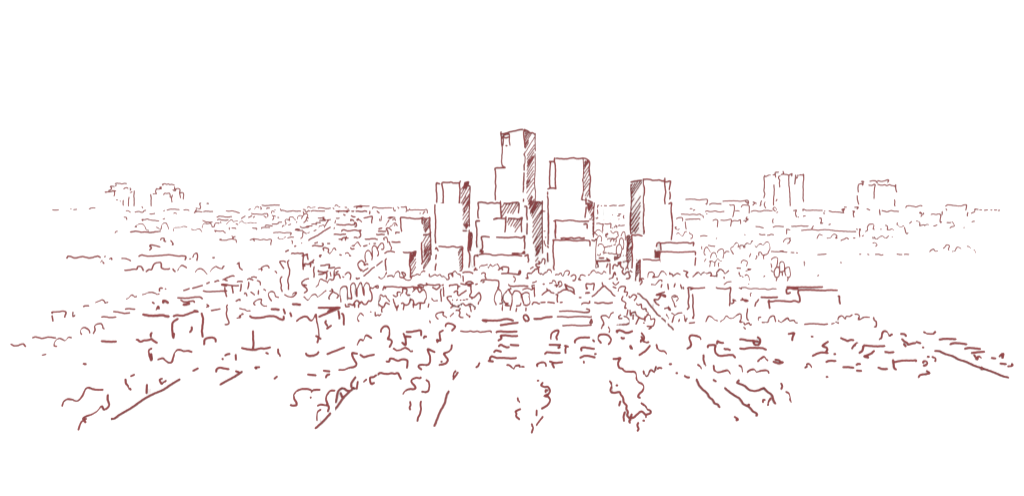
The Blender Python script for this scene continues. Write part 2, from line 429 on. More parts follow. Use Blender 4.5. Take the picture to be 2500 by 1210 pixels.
k|448 610 468 634 516 614 530 686 590 684 588 716 618 744 550 834 480 806 442 770 436 734 380 744 360 786 352 706;604 768 644 782 652 838 716 832 712 880 694 936 606 942;632 982 664 966;400 776 396 836;480 824 440 908;574 800 572 860;552 893 560 895
k|214 774 184 800 190 826 232 826;264 796 300 806 346 860 344 890 300 914 234 918;162 922 208 918
S long diagonal street edge running down right from the gabled house|462 460 490 466 540 520 600 560 640 620 690 680 730 730 760 770 800 796;822 822 870 860 910 900 930 930 980 970 992 992
k|620 220 622 170 640 146 680 144 712 180 686 222 720 216 764 216 800 160 820 130 850 140 884 184
k|940 152 936 176 972 170 980 206 1050 162 1090 180
k|1144 124 1206 146 1180 176 1190 210 1210 220
k|1282 212 1360 146 1390 186 1446 146 1470 168 1544 150 1554 180 1540 206 1560 200 1640 202 1634 150 1684 100 1736 140 1744 164;1764 168 1808 124;1740 216 1742 236
k|668 326 730 332 770 280 800 258 824 270 820 284
k|502 328 530 290 520 250 530 234 552 244
h|822 326 812 366;910 320 920 394;1018 314 1004 360;1098 330 1116 384;1140 368 1146 388
h angular folded roof left of the tall open frame|862 436 736 480 880 490 876 512 812 480 790 520 770 546 706 548 740 604 780 632
W 1.9
t thin curled lollipop tree left of the tall open frame|1036 568 1066 534 1040 506 1000 514;1050 500 1010 484 972 504 970 530 1000 590 1020 656 1034 648
W 3
h tall open rectangular frame of a mid block, right of the diagonal street|1202 380 1216 368 1290 380 1350 382 1456 372;1250 400 1280 386;1212 390 1222 510 1210 590 1222 660 1200 692;1276 474 1284 570 1280 640 1290 800 1274 820 1290 824;1626 370 1640 378 1700 386 1780 390 1838 370 1828 470 1828 580 1822 636
h|1230 894 1306 886
k|862 682 910 670 930 700 950 706 918 654
k|970 750 1016 780 1060 752 1116 744;890 770 920 836;1000 796 976 880;1082 842 1072 870;1148 784 1172 870 1194 826
k|1474 872 1516 790 1560 810 1600 850 1640 860
k|1692 872 1740 840 1776 790 1820 826 1880 824 1930 780 1970 758 1990 770 1994 830;1984 850 1970 880 2008 878
P|2088 684 2080 830 2098 850
k|2034 890 2046 918 2110 890 2124 926 2144 916;2034 958 2056 980
k|1850 608 1886 590 1870 548 1914 566
h|1990 556 2050 550 2100 566 2060 574 2010 530
W 1.9
h|1742 326 1790 290 1846 284
T 1780 600 400 1.9
h|1310 128 1370 124 1434 118
h|1928 122 1946 122;2046 122 2066 128;2162 124 2210 122 2244 134 2274 128
t three slim oval trees standing together at right|622 202 650 176 690 166 714 180 716 230 704 310;618 262 626 280 628 316;622 360 642 378;690 464 670 430 668 370 690 324 720 312 740 330 744 390 734 450 700 464;744 350 740 290 760 236 780 230 806 244 818 300 814 366 756 384;786 396 788 436;840 438 828 400 828 340 860 314 886 312 896 350 904 430 890 464 860 460;708 480 696 512;868 470 872 496 858 512
t|1108 230 1118 286;1652 238 1654 258
h|514 452 528 440
h|1310 440 1324 430
h|148 614 184 636;180 616 230 610 300 630 400 626 460 634 520 630 580 644 640 630 696 632
t|328 692 314 710 318 738
k|250 368 326 344 276 338
k|286 566 292 560
W 2.8
k|118 326 168 330;148 392 152 418;164 440 206 460;238 436 260 424 284 450 296 504
W 3.6
h long flat-roofed hall with double roof lines at right|858 604 950 608 1100 606 1200 608 1378 604;900 620 850 640 856 704 904 690;880 616 960 636 1014 636;1030 650 1200 648 1300 654 1420 656 1470 650 1596 654;1020 672 1024 710 1040 740 1040 826 960 808 920 820 800 812 700 808 600 816 590 800 580 820 590 850 600 916
h|476 754 580 758 714 754
h|1614 740 1630 738 1628 780 1640 850
W 3
h|436 790 412 824;398 832 382 886
k|436 1092 438 1056 466 1050;492 1126 530 1130 574 1126 600 1060 640 1030 668 1036 676 1070 686 1112;730 1100 744 1124 768 1126
k|792 1112 870 1060 890 1104 960 1096 970 1120 990 1136 1006 1134
h|1118 1154 1200 1146 1300 1148 1400 1156 1454 1150
k|1518 1148 1552 1142;1578 1122 1592 1138 1618 1134;1610 1084 1620 1050 1660 1030 1690 1050 1704 1080 1740 1036 1780 1042 1816 1016
k|1862 1006 1900 1010 1924 1036 1908 1086 1940 1080 1990 1052 2070 1052
h|2136 1056 2140 1086 2170 1110 2170 1190 2150 1192
T 0 720 480 3
h|136 602 170 620 210 620 286 598 312 628
h|402 522 430 512 520 530 590 514 682 524
k|696 628 670 624 672 590 710 540 736 530 770 546 800 562 820 550 850 514 876 522
t|1004 480 994 460 1010 410 1036 396 1090 424 1104 462
t|1150 468 1170 430 1168 380 1190 358 1240 348 1256 362 1270 408 1280 412
W 2.8
h|522 736 562 726
W 4.3
h|1030 842 1054 846
h|1252 564 1370 570 1426 568
h|1682 546 1700 550 1726 572 1770 556 1830 550 1864 538 1890 560 1930 582;1856 506 1854 480 1866 464
t|1862 656 1838 670 1836 720 1850 770 1862 800 1868 790 1862 724
k|1614 994 1650 978;1544 1036 1550 1080 1606 1158
h|1808 1102 1804 1200
k|1992 1026 1966 1036 1970 1060 1990 1088;2010 1078 2040 1052
T 380 730 400 4.3
h thick arched doorway-like block at left foreground|266 248 300 234 400 240 480 214 580 180 630 180 574 166;324 290 254 340 244 440 262 570 272 510;680 208 700 290 690 400 684 480 694 550;532 412 536 440 508 482
h|716 662 722 600 740 580 860 568 884 590 886 622
W 3
h|822 164 950 142
t thin tall bent trunk with a foot, left foreground|1060 84 1048 100 1054 140 1044 220 1060 280 1084 350 1070 366 1026 372
k|1204 278 1260 262 1236 250 1296 214 1276 212
W 4.3
h|1394 248 1420 266 1570 268 1660 248 1770 254 1840 292 1890 296 1890 254
P|1890 148 1910 206
P|1988 202 2004 246
h upside-down T shape of a mast on a flat roof edge, left foreground|1438 470 1440 600 1446 660 1436 716;1274 718 1350 734 1470 742 1550 722 1610 726 1690 708
k|1634 790 1656 802
k|1808 738 1810 780 1836 834
h|986 878 992 880
h|1028 826 1060 808 1090 804
P|1182 820 1186 886
k S-shaped bush curve at left foreground|40 888 106 870 140 904 200 938 240 920 260 860 290 786 330 744 370 748 410 766 480 760 530 774
h|556 1052 622 1018
h|894 1064 900 1030 946 1006 1000 1016 1076 1028
h|1186 1060 1224 1072
k|1470 1004 1490 1030 1470 1006 1530 1000
h|1756 1168 1790 1140
T 700 720 400 4.3
k wavy foreground tree top with a long straight trunk below|150 380 200 340 260 314 300 318 340 366 370 376 400 350 432 280 436 360 460 480 470 600 454 694;434 602 500 642
h thick flat roof with folded corner beside the long straight trunk|470 184 670 184 784 184 750 200 480 316;784 184 740 180 670 200 610 244
P|764 236 772 280 778 340
P|816 272 830 280 844 430
k|580 380 568 400 596 446;596 490 654 450
h|284 858 300 884 400 886 450 864 468 838
h|600 866 848 770
k|1048 730 1090 654 1136 672 1176 590 1250 630
k|776 1102 850 1102 920 1072 1010 1050 1030 1020 980 920 964 852 1040 862
h|1088 880 1140 910 1200 894 1288 876
W 3
k|1132 302 1094 264 1060 310 1046 350 1066 384;1238 246 1244 246
k|1306 254 1310 306 1350 290 1364 306 1390 284
P|1420 184 1402 200 1406 246
W 3
k|2112 378 2120 404
W 4.3
t|1392 540 1400 500 1440 460 1480 456 1504 480 1516 560 1510 610 1490 646 1530 654 1554 684 1520 760
h|1724 568 1740 600 1760 680 1754 736 1706 700;1760 606 1830 614;1770 540 1830 540 1900 528 1980 520 1986 590
h|2022 630 2036 606 2062 610
k|1580 788 1620 816 1680 810 1750 776 1800 800 1830 836 1854 824
h|1474 976 1510 980 1526 934 1570 936 1640 966 1710 944 1780 960 1776 1066
k|2226 690 2214 656 2270 670 2260 600 2260 550 2306 520
k|1988 1092 1944 1054 1960 1030 2090 1024 2114 990 2116 900 2080 794 2184 838
h|546 1112 630 1122
h|314 1168 426 1180
T 1040 730 400 3
k|178 290 150 260 150 220 190 198 262 190 250 230 304 268
P|344 190 346 208
k|360 252 406 206
k|506 136 490 164 448 160;490 164 504 200 488 246 520 266 546 270
k|596 214 620 240 654 246 640 264
h|512 468 600 478 660 468 710 480 750 468 800 482 870 476 960 470 966 486
W 3
h|2020 388 2180 380 2260 388 2440 380
W 4.3
k|290 396 296 366 330 354 380 366 432 400 386 460
k|382 676 376 720 350 764 260 804 290 840 324 900 290 944 200 968;226 918 232 918
h bold doubled roof line above the stack of parallel lines at centre foreground|890 326 830 306 960 312 1090 308 1160 292 1220 292 1286 312
h|1102 380 1230 360 1356 344
t|1474 320 1440 270 1450 236 1480 232 1520 300 1500 320
h|1040 484 1060 474 1200 478 1340 474
h|1070 606 1116 574 1100 540 1140 530 1280 542 1350 540
h|1076 690 1100 668 1150 690 1190 706 1224 704
h|1250 670 1366 678
h|1006 776 1030 754 1060 756 1108 772
h lowest and longest bar of the parallel stack at centre foreground|1330 864 1290 870 1130 862 1040 862 970 840 946 860 946 904;924 908 988 916
k|1200 970 1220 968 1300 1030 1326 984 1380 974 1386 998;1420 994 1444 996
h|744 1000 770 980 790 940
k|436 1058 416 1086 404 1140 ;470 1080 404 1176
t|1846 580 1850 520 1880 480 1950 456 1960 470 1926 560 1936 590
h|1824 670 1984 672;1956 714 1976 708
P|2062 786 2060 730 2066 696 2046 680 2098 698
h|1758 802 1780 782 1860 786 1976 790
k|1646 984 1636 966 1680 938 1740 930 1766 950 1772 980
h|1830 916 1900 936 2012 926;1866 956 1890 1004
T 1380 730 400 3
k|530 272 532 250 560 240 600 240 646 276 680 210 710 194;532 272 570 350 566 380;556 376 536 428
k|638 408 656 450 650 486
h|386 292 400 344 362 356 386 292
W 4.5
h|768 484 756 468 800 456 840 466 900 492 950 486 990 470
h|830 566 850 576 870 572
W 4.3
h|144 636 140 616 200 570 260 562 356 562
h|410 602 428 618
t bold horseshoe-shaped round tree at centre right foreground|526 640 494 596 500 530 560 516 630 530 674 590 660 640 642 660
h|240 752 230 730 260 708 320 714 426 730
h|446 806 448 806;222 860 290 832 360 836 436 856
k|274 918 276 934
k|958 690 962 712 986 730 966 686
k|1128 498 1164 556 1160 594 1130 560 1124 554;1116 626 1120 600 1200 640 1230 630
h|1096 820 1190 756 1250 686
k|1348 672 1366 736 1400 762 1460 766 1490 800
k|1804 726 1846 700 1860 660 1834 580 1846 536 1880 530 1980 556 1998 588
h|2242 650 2248 614 2290 636 2334 642
h curled flat roof edge trailing right, first of the right foreground street row|2106 706 2110 682 2140 674 2220 680 2210 740 2230 800 2280 832 2350 828 2480 824 2510 856
k|2042 826 2044 900 2070 976
k|1960 966 1980 980 2004 1018
k|1156 1060 1170 1110 1190 1140 1220 1130 1264 1042 1316 1078;1340 996 1330 1046 1390 1008 1422 1016
h|1544 954 1566 954
h|1648 1087 1650 1088
h|1766 1130 1790 1146 1830 1150
T 1700 770 400 4.3
k|256 738 270 810 310 836 360 830 460 806 494 854
h|416 486 430 494 460 490 496 504
h flat roof with a looped right end, upper of two bars at right foreground|646 348 680 346 760 364 830 366 908 382;908 316 944 350 936 410 900 436 860 420 840 376
h gently bowed flat roof, lower of two bars at right foreground|648 482 700 488 780 474 900 474 980 478 1030 498
k|912 670 950 636 1000 604 1020 636 1050 658
h|1170 646 1220 656 1260 684 1286 684 1220 702 1142 678
k|636 736 656 744 676 820
k|758 828 800 800 850 790 880 836 960 812 1030 806 1062 822 1066 846
k|1364 268 1450 256 1424 310 1418 358
k|1710 308 1713 308
k|1944 384 1862 446 1930 474 1936 500 1920 526
h|1722 590 1790 556 1860 540 1940 550
h|2046 564 2048 564
h|1922 680 1960 664 2056 666
k|1634 718 1660 708 1696 756;1610 764 1632 750
k|1931 902 1934 902
h|2138 330 2190 352 2240 370 2280 354 2320 360
k|2302 480 2330 440 2380 396 2360 430 2330 440
h|2172 758 2240 756 2320 766
h|256 946 288 966
S drooping kerb line|628 950 604 986 660 1010 720 1036 780 1090 860 1110 930 1094 1000 1066 1040 1110 1120 1174 1136 1240 1166 1292
k|984 1272 990 1240 1010 1240;1096 1220 1074 1260 1058 1316
S winding street edge in the right foreground, upper left one|6 938 40 1020 100 1090 160 1140 196 1204 244 1240 270 1290 320 1310 342 1346
S straight street edge in the right foreground between the winding edge and the drooping hedge|424 1066 500 1130 580 1184 640 1220 700 1304 780 1344 840 1410 900 1450 888 1472
h|776 1310 778 1310
k|1254 1000 1270 1040 1256 1076
k|1330 1124 1360 1140 1376 1200 1392 1274
h|568 1492 620 1530 594 1540
T 2080 770 400 4.3
t|412 348 440 320 450 250 480 226 510 236 550 302 590 274
h|726 268 780 272 798 298
h|742 346 760 366 820 406 830 426 880 410 930 404;770 420 792 448
h|956 386 1010 404
h|1050 466 1054 468
k|1066 242 1100 266 1150 270 1206 268 1230 238
h uppermost of four flat roofs descending at the far right|1296 350 1360 340 1530 344
h second of four flat roofs descending at the far right|1456 420 1480 408 1620 408 1690 420
h third of four flat roofs descending at the far right|1672 486 1720 474 1800 478 1892 488
h lowest of four flat roofs descending at the far right|1772 548 1850 538 1952 530
k|1808 584 1850 650 1858 610 1880 600 1900 620
h|2068 622 2116 628
t|2182 602 2210 570 2236 556 2224 620
h|2196 704 2272 712
k|2310 746 2350 744 2370 730 2366 712
h flat roof with a bent left wall at the far right foreground|112 546 150 520 180 440 240 442 340 450 480 446;184 434 164 456
h|326 520 280 560 180 600 240 616
h|372 516 480 530 560 542 614 536
h L-shaped wall and flat roof at the far right foreground|608 654 614 710 630 780 650 790;640 680 740 662 900 660 950 658 946 668
h|1128 604 1131 604
k|1190 608 1230 630 1230 668
k|1050 690 1060 672 1090 670 1110 700 1090 730 1062 736
h|392 764 450 784 516 784
h|70 722 90 708 120 712
h|74 808 136 812
k|988 904 1010 874 1100 860 1146 846 1106 816
S long straight street edge running to the lower right corner|1230 520 1290 522 1380 564 1500 600 1580 646 1680 676 1820 740 1960 786 2100 836 2240 894 2306 910;1916 760 1918 790
T 120 880 440 4.3
k smooth hill-like hedge curve at the lower left corner|184 620 210 560 260 530 310 536 380 562 430 530 480 450 510 390 540 370 600 390 660 400 740 400
h|658 478 684 452
k|814 474 810 530 830 620 800 656 760 680 730 628 680 690 600 740 500 774 470 802 514 806;504 850 480 826 450 846 408 950
S long diagonal street edge at the lower left|832 818 850 804 900 800 960 756 1140 650 1320 524 1450 456 1580 400 1700 320 1808 256
S short diagonal street edge right of the lower left one|2376 326 2440 288 2520 246 2590 206 2672 150
T 680 880 400 4.3
k|180 652 230 660 268 650 266 620 230 550 236 490 280 440 340 416 440 416 474 428
k|486 460 520 430 606 426;378 650 476 540
k|826 438 770 440 710 520 704 580 726 650 620 646 580 660;734 660 744 690 730 740
k|620 720 590 740 574 790 572 872
S scalloped kerb line|744 600 800 596 840 610 856 560 880 450 930 404 970 408 1020 440 1080 430 1090 396 1126 408;1074 380 1076 330 1136 240;918 474 940 530
S curving diagonal street edge at lower centre left|548 990 660 890 760 780 860 680 960 540 1050 450
k|1170 310 1156 408
k|1264 306 1296 276
h|700 242 712 214 750 200
h|1476 198 1476 190 1500 176 1560 188 1630 190 1670 180 1710 190 1764 180 1786 220 1806 264;1440 212 1400 238 1350 246 1350 280 1370 340 1410 326
k|1844 486 1880 440 1930 416 2010 414 2026 400 1960 296 1990 264 2040 248 2100 256 2100 244
k|2184 284 2216 310 2226 360 2212 440 2180 460 2122 454
P|1944 606 1950 650 1936 690 1944 712
P|2104 600 2096 640 2104 700 2090 780 2060 840 2052 880
T 980 880 400 4.3
S steep street edge at lower centre|698 448 670 500 640 620 570 750 530 850 488 956
k|1718 550 1722 580 1740 606
k|1756 712 1684 748 1700 780 1692 808 1740 860
k|1926 934 1942 990 1926 1056
k|2086 826 2000 944
P|1998 732 1996 798
k|2018 292 2020 293
k ragged hanging bush curve like a numeral at lower centre|2086 324 2062 360 2120 384 2160 380 2196 440 2170 490 2110 518 2170 530 2196 580 2160 650 2076 702;2130 456 2130 430 2156 434
T 1440 860 400 4.3
k large ragged tree clump edge in the lower centre right|348 92 380 92 456 78 424 130 420 190 440 224 486 240 510 272 600 280 664 284 680 330 690 400 720 436 770 460 792 510 780 560 720 620 710 650 740 664;296 422 326 480 304 560 320 584 380 590 440 580 460 620 494 670 500 730 544 780 540 830 566 880 550 920 600 990 580 1010 592 1032;764 746 830 800 840 830 900 860 900 886 830 916;618 910 606 960 640 960 700 910 760 866 800 890 826 930 828 950;450 720 434 778;516 880 500 930 504 1004;716 1036 702 1060 720 1130 706 1150;400 482 402 482;796 1002 798 1002
"""
TOWERS="""
X low_tower|short flat tower with hatched right side, leftmost of the central towers
B main_block 978.5 1031 1050 532 660 1.01 1.02
T 740 480 320 3
|1818 636 1805 560 1805 490 1800 385 1940 392 1980 390 2020 402 2180 396 2210 380 2240 400 2330 390 2338 375 2340 480 2344 600 2350 660;2360 660 2310 695 2220 705;2200 400 2195 470 2205 498;2350 680 2356 800 2358 960 2366 1068;2186 850 2185 960 2195 1100 2204 1205
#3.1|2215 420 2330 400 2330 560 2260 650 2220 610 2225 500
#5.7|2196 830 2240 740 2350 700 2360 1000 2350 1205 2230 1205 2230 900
T 960 600 320 3
|520 0 530 100 528 200 540 300 524 332;696 0 694 70 700 160
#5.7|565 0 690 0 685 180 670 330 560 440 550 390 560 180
X small_block|small flat block with a solid dark hatched edge left of the short flat tower
B main_block 956 1000 1012 590 610 1.01 1.012
T 740 480 320 3
|1640 830 1700 838 1800 834 1880 850 1966 842 1964 970;2056 830 2048 880 2050 916
#2.4|1985 840 2025 860 2020 940 1985 980
X narrow_block|narrow dark-sided block at the foot of the short flat tower
B main_block 985 1001 1016 614 678 1.01 1.015
T 740 480 320 3
|1848 1022 1880 1030 1976 1024
T 960 600 320 3
|320 118 310 200 300 340 318 420 318 580;346 120 420 98 414 150 400 190
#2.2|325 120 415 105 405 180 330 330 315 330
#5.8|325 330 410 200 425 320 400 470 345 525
X tower|tall narrow tower with notched left corner and hatched right side, left of the tallest
B main_block 1065 1122.5 1146 446 652 1.01 1.03
T 1040 310 300 3
|200 838 155 825 152 880 152 940 160 1000 158 1110;480 825 400 825 370 812 330 820 240 822 235 850 250 920 255 1000 252 1150;180 1140 210 1140 240 1128 262 1150;508 800 495 830 502 930 495 1060 488 1210;570 825 630 810 625 830;630 870 645 870 648 950 640 1060 642 1210
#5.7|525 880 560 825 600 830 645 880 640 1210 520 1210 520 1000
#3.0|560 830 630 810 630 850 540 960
T 1040 480 300 3
|452 0 448 100 440 220 436 430;585 0 582 120 578 250 584 395
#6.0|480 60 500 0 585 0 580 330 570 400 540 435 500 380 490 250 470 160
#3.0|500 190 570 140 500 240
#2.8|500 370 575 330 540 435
B lower_block 1061 1122 1129 497 656 1.01 1.02
|120 110 118 200 128 290 128 420 122 500 128 618;492 460 548 458
B back_sliver 1127 1144 1152 566 654 1.005 1.012
|582 450 580 480 610 482 614 600 610 650 592 700 600 720;576 490 572 600 568 730 584 760 588 860 576 942
#2.2|580 490 612 490 608 660 595 730 574 730
B front_block 1063 1120 1129 601 662 1.01 1.012
|175 665 250 670 300 676 370 664 410 678 460 672 488 668 492 740 490 880 488 960 432 1030;126 700 138 682 162 722;138 780 130 835;136 900 126 950 124 985
#5.1|432 720 485 680 490 960 455 960 450 900 435 820
X tower|tallest stepped tower with slanting roof and densely hatched right side at the centre
B main_block 1224.3 1279.3 1306.4 315.5 632 1.05 1.05
T 1040 310 300 3
|1110 75 1105 100 1150 100 1250 70 1330 55 1380 40 1430 38;1105 100 1115 160 1118 240 1130 320 1122 440 1120 540 1130 570 1170 600;1455 38 1442 90 1448 160 1458 230 1460 300;1465 368 1450 400 1460 440 1458 520 1450 570 1450 636;1448 680 1446 760 1440 860;1442 880 1440 925;1438 935 1436 958;1442 1068 1438 1100 1444 1150
|1455 38 1520 70 1545 90 1575 85 1612 120;1612 100 1608 200 1612 350;1608 400 1610 520 1608 660 1600 780 1602 880 1612 940 1610 1090
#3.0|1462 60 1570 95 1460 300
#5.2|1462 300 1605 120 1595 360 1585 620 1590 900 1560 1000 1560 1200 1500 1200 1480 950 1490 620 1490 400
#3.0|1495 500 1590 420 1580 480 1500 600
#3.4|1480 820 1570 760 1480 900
W 2.8
|1140 268 1145 200 1138 135 1230 108 1232 200 1242 268;1140 150 1180 162 1220 150;1180 275 1198 278
W 3
B left_wing 1208.3 1232 1234 411 635 1.01 1.02
|1170 600 1100 602 1018 612 1026 660 1030 760 1024 800 1032 880 1022 960 1026 1072
B right_wing 1262 1286.5 1324 493 641 1.02 1.03
T 1040 480 300 3
|1325 130 1350 130 1355 150;1356 150 1352 240 1360 305;1358 360 1356 500;1480 70 1530 72 1562 100;1562 60 1560 300 1562 560 1566 755
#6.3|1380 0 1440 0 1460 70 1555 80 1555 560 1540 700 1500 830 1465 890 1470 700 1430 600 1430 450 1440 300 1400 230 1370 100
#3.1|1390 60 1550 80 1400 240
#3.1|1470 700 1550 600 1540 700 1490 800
B upper_podium 1167 1222 1267 494 645 1.01 1.02
|712 302 700 280 698 180 706 150 700 80 790 78 830 90 880 78 920 88 960 80 1000 90;1000 62 1004 180 1012 280;1050 88 1110 90 1180 78 1242 80 1242 215
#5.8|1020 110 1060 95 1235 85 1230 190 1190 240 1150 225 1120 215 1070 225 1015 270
B middle_podium 1162 1234 1275 534 648 1.01 1.02
|718 325 670 328 668 360 682 440 680 565;680 580 676 625 684 672;908 302 940 288 1010 290 1068 292;908 302 960 292;1074 270 1070 340 1068 410 1060 472;1108 290 1180 292 1250 298 1290 280 1280 340 1284 468;1282 280 1296 288
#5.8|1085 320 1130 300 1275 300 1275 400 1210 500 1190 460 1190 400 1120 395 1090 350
B lower_podium 1175 1281 1284 577 651 1.01 1.02
|850 540 800 532 745 538 758 620 750 710 730 715;948 542 1100 548 1230 540 1275 552 1325 525 1320 580 1328 640 1322 695;725 738 770 732 755 748 740 740;1160 760 1220 758 1260 765 1325 760 1320 730 1290 762
B base_podium 1158 1290 1292 621 654 1.01 1.02
|652 925 648 860 652 790 680 786 700 800 690 780;718 775 750 768 860 770 900 785 1010 775 1100 785 1200 782 1285 792;1328 795 1370 775 1372 830 1380 840 1370 875
X tower|tall flat-topped tower with narrow left strip and hatched right edge, right of the tallest
B main_block 1341 1422 1439 386 648 1.005 1.03
T 1300 370 400 3
|354 100 500 108 600 92 670 106 740 98 780 102 820 125 842 150 838 240 845 340 856 380 848 500 842 560 850 676;302 148 248 148 262 160 258 250 252 440 258 530;328 96 322 120 336 200 340 300 336 420 342 520 345 548;228 552 260 540 300 538 345 545;745 110 750 300 742 420 748 560 738 650 732 712 800 722
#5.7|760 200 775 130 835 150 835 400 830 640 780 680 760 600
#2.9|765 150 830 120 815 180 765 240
B lower_block 1337 1430 1450 490 652 1.005 1.02
|224 600 224 632;222 660 232 720 228 800 236 960 236 1205;790 690 792 775;795 820 786 900 776 970;825 722 885 750;912 760 902 900 905 1000 898 1205;845 1000 855 1100 860 1205
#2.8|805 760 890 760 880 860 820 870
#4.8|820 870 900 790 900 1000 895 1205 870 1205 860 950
T 1320 520 400 3
|108 0 112 200 108 460;98 490 112 505;100 590 106 710;738 100 735 200 742 350;780 0 782 150 778 350
#4.8|745 0 780 0 775 310 750 310
B middle_block 1356 1441 1446 538 655 1.005 1.02
T 1300 370 400 3
|315 1025 340 1012 440 1022 560 1010 680 1028 830 1025;338 1040 345 1100 340 1205;760 1072 802 1066 808 1130
T 1320 520 400 3
|215 120 220 200 212 280 222 365;300 370 340 366 400 372 450 362 500 374 560 360 620 372 645 366
B bottom_block 1350 1440 1456 585 660 1.005 1.04
|180 400 210 395 300 400 400 395 500 408 700 402 724 410 728 480;750 395 790 408 822 380 812 500 808 650 814 750 810 800 830 818 850 790 838 740 838 710;190 410 182 540 190 650 200 740 192 800 202 855
X tower|tall tower with its left side hatched, rightmost of the central towers
B main_block 1541 1573 1639 437 650 1.04 1.01
T 1300 370 400 3
|1455 450 1530 435 1612 424;1455 490 1455 560 1462 700 1452 900 1444 1000 1450 1205;1638 412 1646 500 1655 560 1642 700 1648 850 1642 1000 1648 1205;1638 408 1730 410 1780 425 1880 420 1920 435 1945 430;1955 395 1955 500 1968 600 1952 700 1958 770;1980 448 2040 435 2030 500 2022 560;2028 598 2036 640 2028 700;2016 770 2050 752 2048 850 2055 960 2068 1040 2064 1205
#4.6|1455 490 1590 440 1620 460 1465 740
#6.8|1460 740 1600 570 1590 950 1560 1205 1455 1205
T 1320 520 400 3
|1325 0 1322 200 1330 305;1522 0 1520 200 1530 280 1522 315;1934 0 1945 120 1945 260 1930 390
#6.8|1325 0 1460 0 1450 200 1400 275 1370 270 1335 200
B lower_block 1532 1544 1600 574 655 1.015 1.01
|1310 330 1280 340 1282 440 1275 560 1280 700 1292 740 1270 820;1498 335 1460 325 1430 318 1400 330 1352 320 1352 420 1358 500 1346 560 1356 650 1350 800 1350 870 1320 855
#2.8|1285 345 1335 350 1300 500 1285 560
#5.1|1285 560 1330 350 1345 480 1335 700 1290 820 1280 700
X stepped_block|low stepped office block with small dark hatched corners right of the left-hatched tower
B back_block 1603 1611 1693 592 653.4 1.01 1.01
|1710 490 1722 445 1750 432 1765 440 1900 432 2000 440 2170 434 2210 445 2262 430 2255 480;1768 450 1778 540
B front_block 1600 1611 1698 614 655.5 1.012 1.01
|1690 550 1690 570 1760 565 1756 640 1760 715;1700 570 1695 690;1778 570 1880 568 2020 576 2200 570 2286 572 2286 615;2290 660 2280 768
#2.2|1695 570 1755 575 1750 690 1695 690
B side_block 1562 1563.5 1611 634 668 1.02 1.01
|1415 682 1470 685 1600 682 1660 695 1760 690
B corner_block 1553 1562.5 1569 634 688 1.012 1.01
|1415 745 1410 860 1402 1015;1470 690 1468 800 1470 900 1462 1012
#3.3|1420 690 1465 690 1465 840 1420 960
"""  # narrow tower's back sliver is widened so its lit front hides a shaded side
import bpy, math, random, re
from mathutils import Vector
from mathutils.bvhtree import BVHTree
random.seed(7)
F=1800.0; HOR=496.0; H=100.0; CX=1250.0
COL=bpy.context.scene.collection
CAM=Vector((0,0,H))
def ray(x,y): return Vector(((x-CX)/F,1.0,(HOR-y)/F))
def dist(by): return H*F/(by-HOR)
def at(x,y,d): return CAM+ray(x,y)*d
# ---------------------------------------------------------------- materials
def mat(name,col,rough,col2=None,scale=1.0,bump=0.0):
    m=bpy.data.materials.new(name); m.use_nodes=True; nt=m.node_tree; b=nt.nodes['Principled BSDF']
    b.inputs['Roughness'].default_value=rough; b.inputs['Specular IOR Level'].default_value=0.1
    g=nt.nodes.new('ShaderNodeNewGeometry'); n=nt.nodes.new('ShaderNodeTexNoise'); n.inputs['Scale'].default_value=scale
    n.inputs['Detail'].default_value=3
    nt.links.new(g.outputs['Position'],n.inputs['Vector'])
    r=nt.nodes.new('ShaderNodeValToRGB'); r.color_ramp.elements[0].position=.35; r.color_ramp.elements[1].position=.65
    r.color_ramp.elements[0].color=(*col,1); r.color_ramp.elements[1].color=(*(col2 or col),1)
    nt.links.new(n.outputs['Fac'],r.inputs['Fac']); nt.links.new(r.outputs['Color'],b.inputs['Base Color'])
    return m
WHITE=mat('white_plaster',(.92,.92,.92),.9,(.94,.94,.94),.05)
PAPER=mat('pale_ground',(.92,.92,.918),.95,(.94,.94,.94),.02)
INK=mat('brown_red_trim',(.205,.042,.045),.85,(.222,.048,.051),.3)
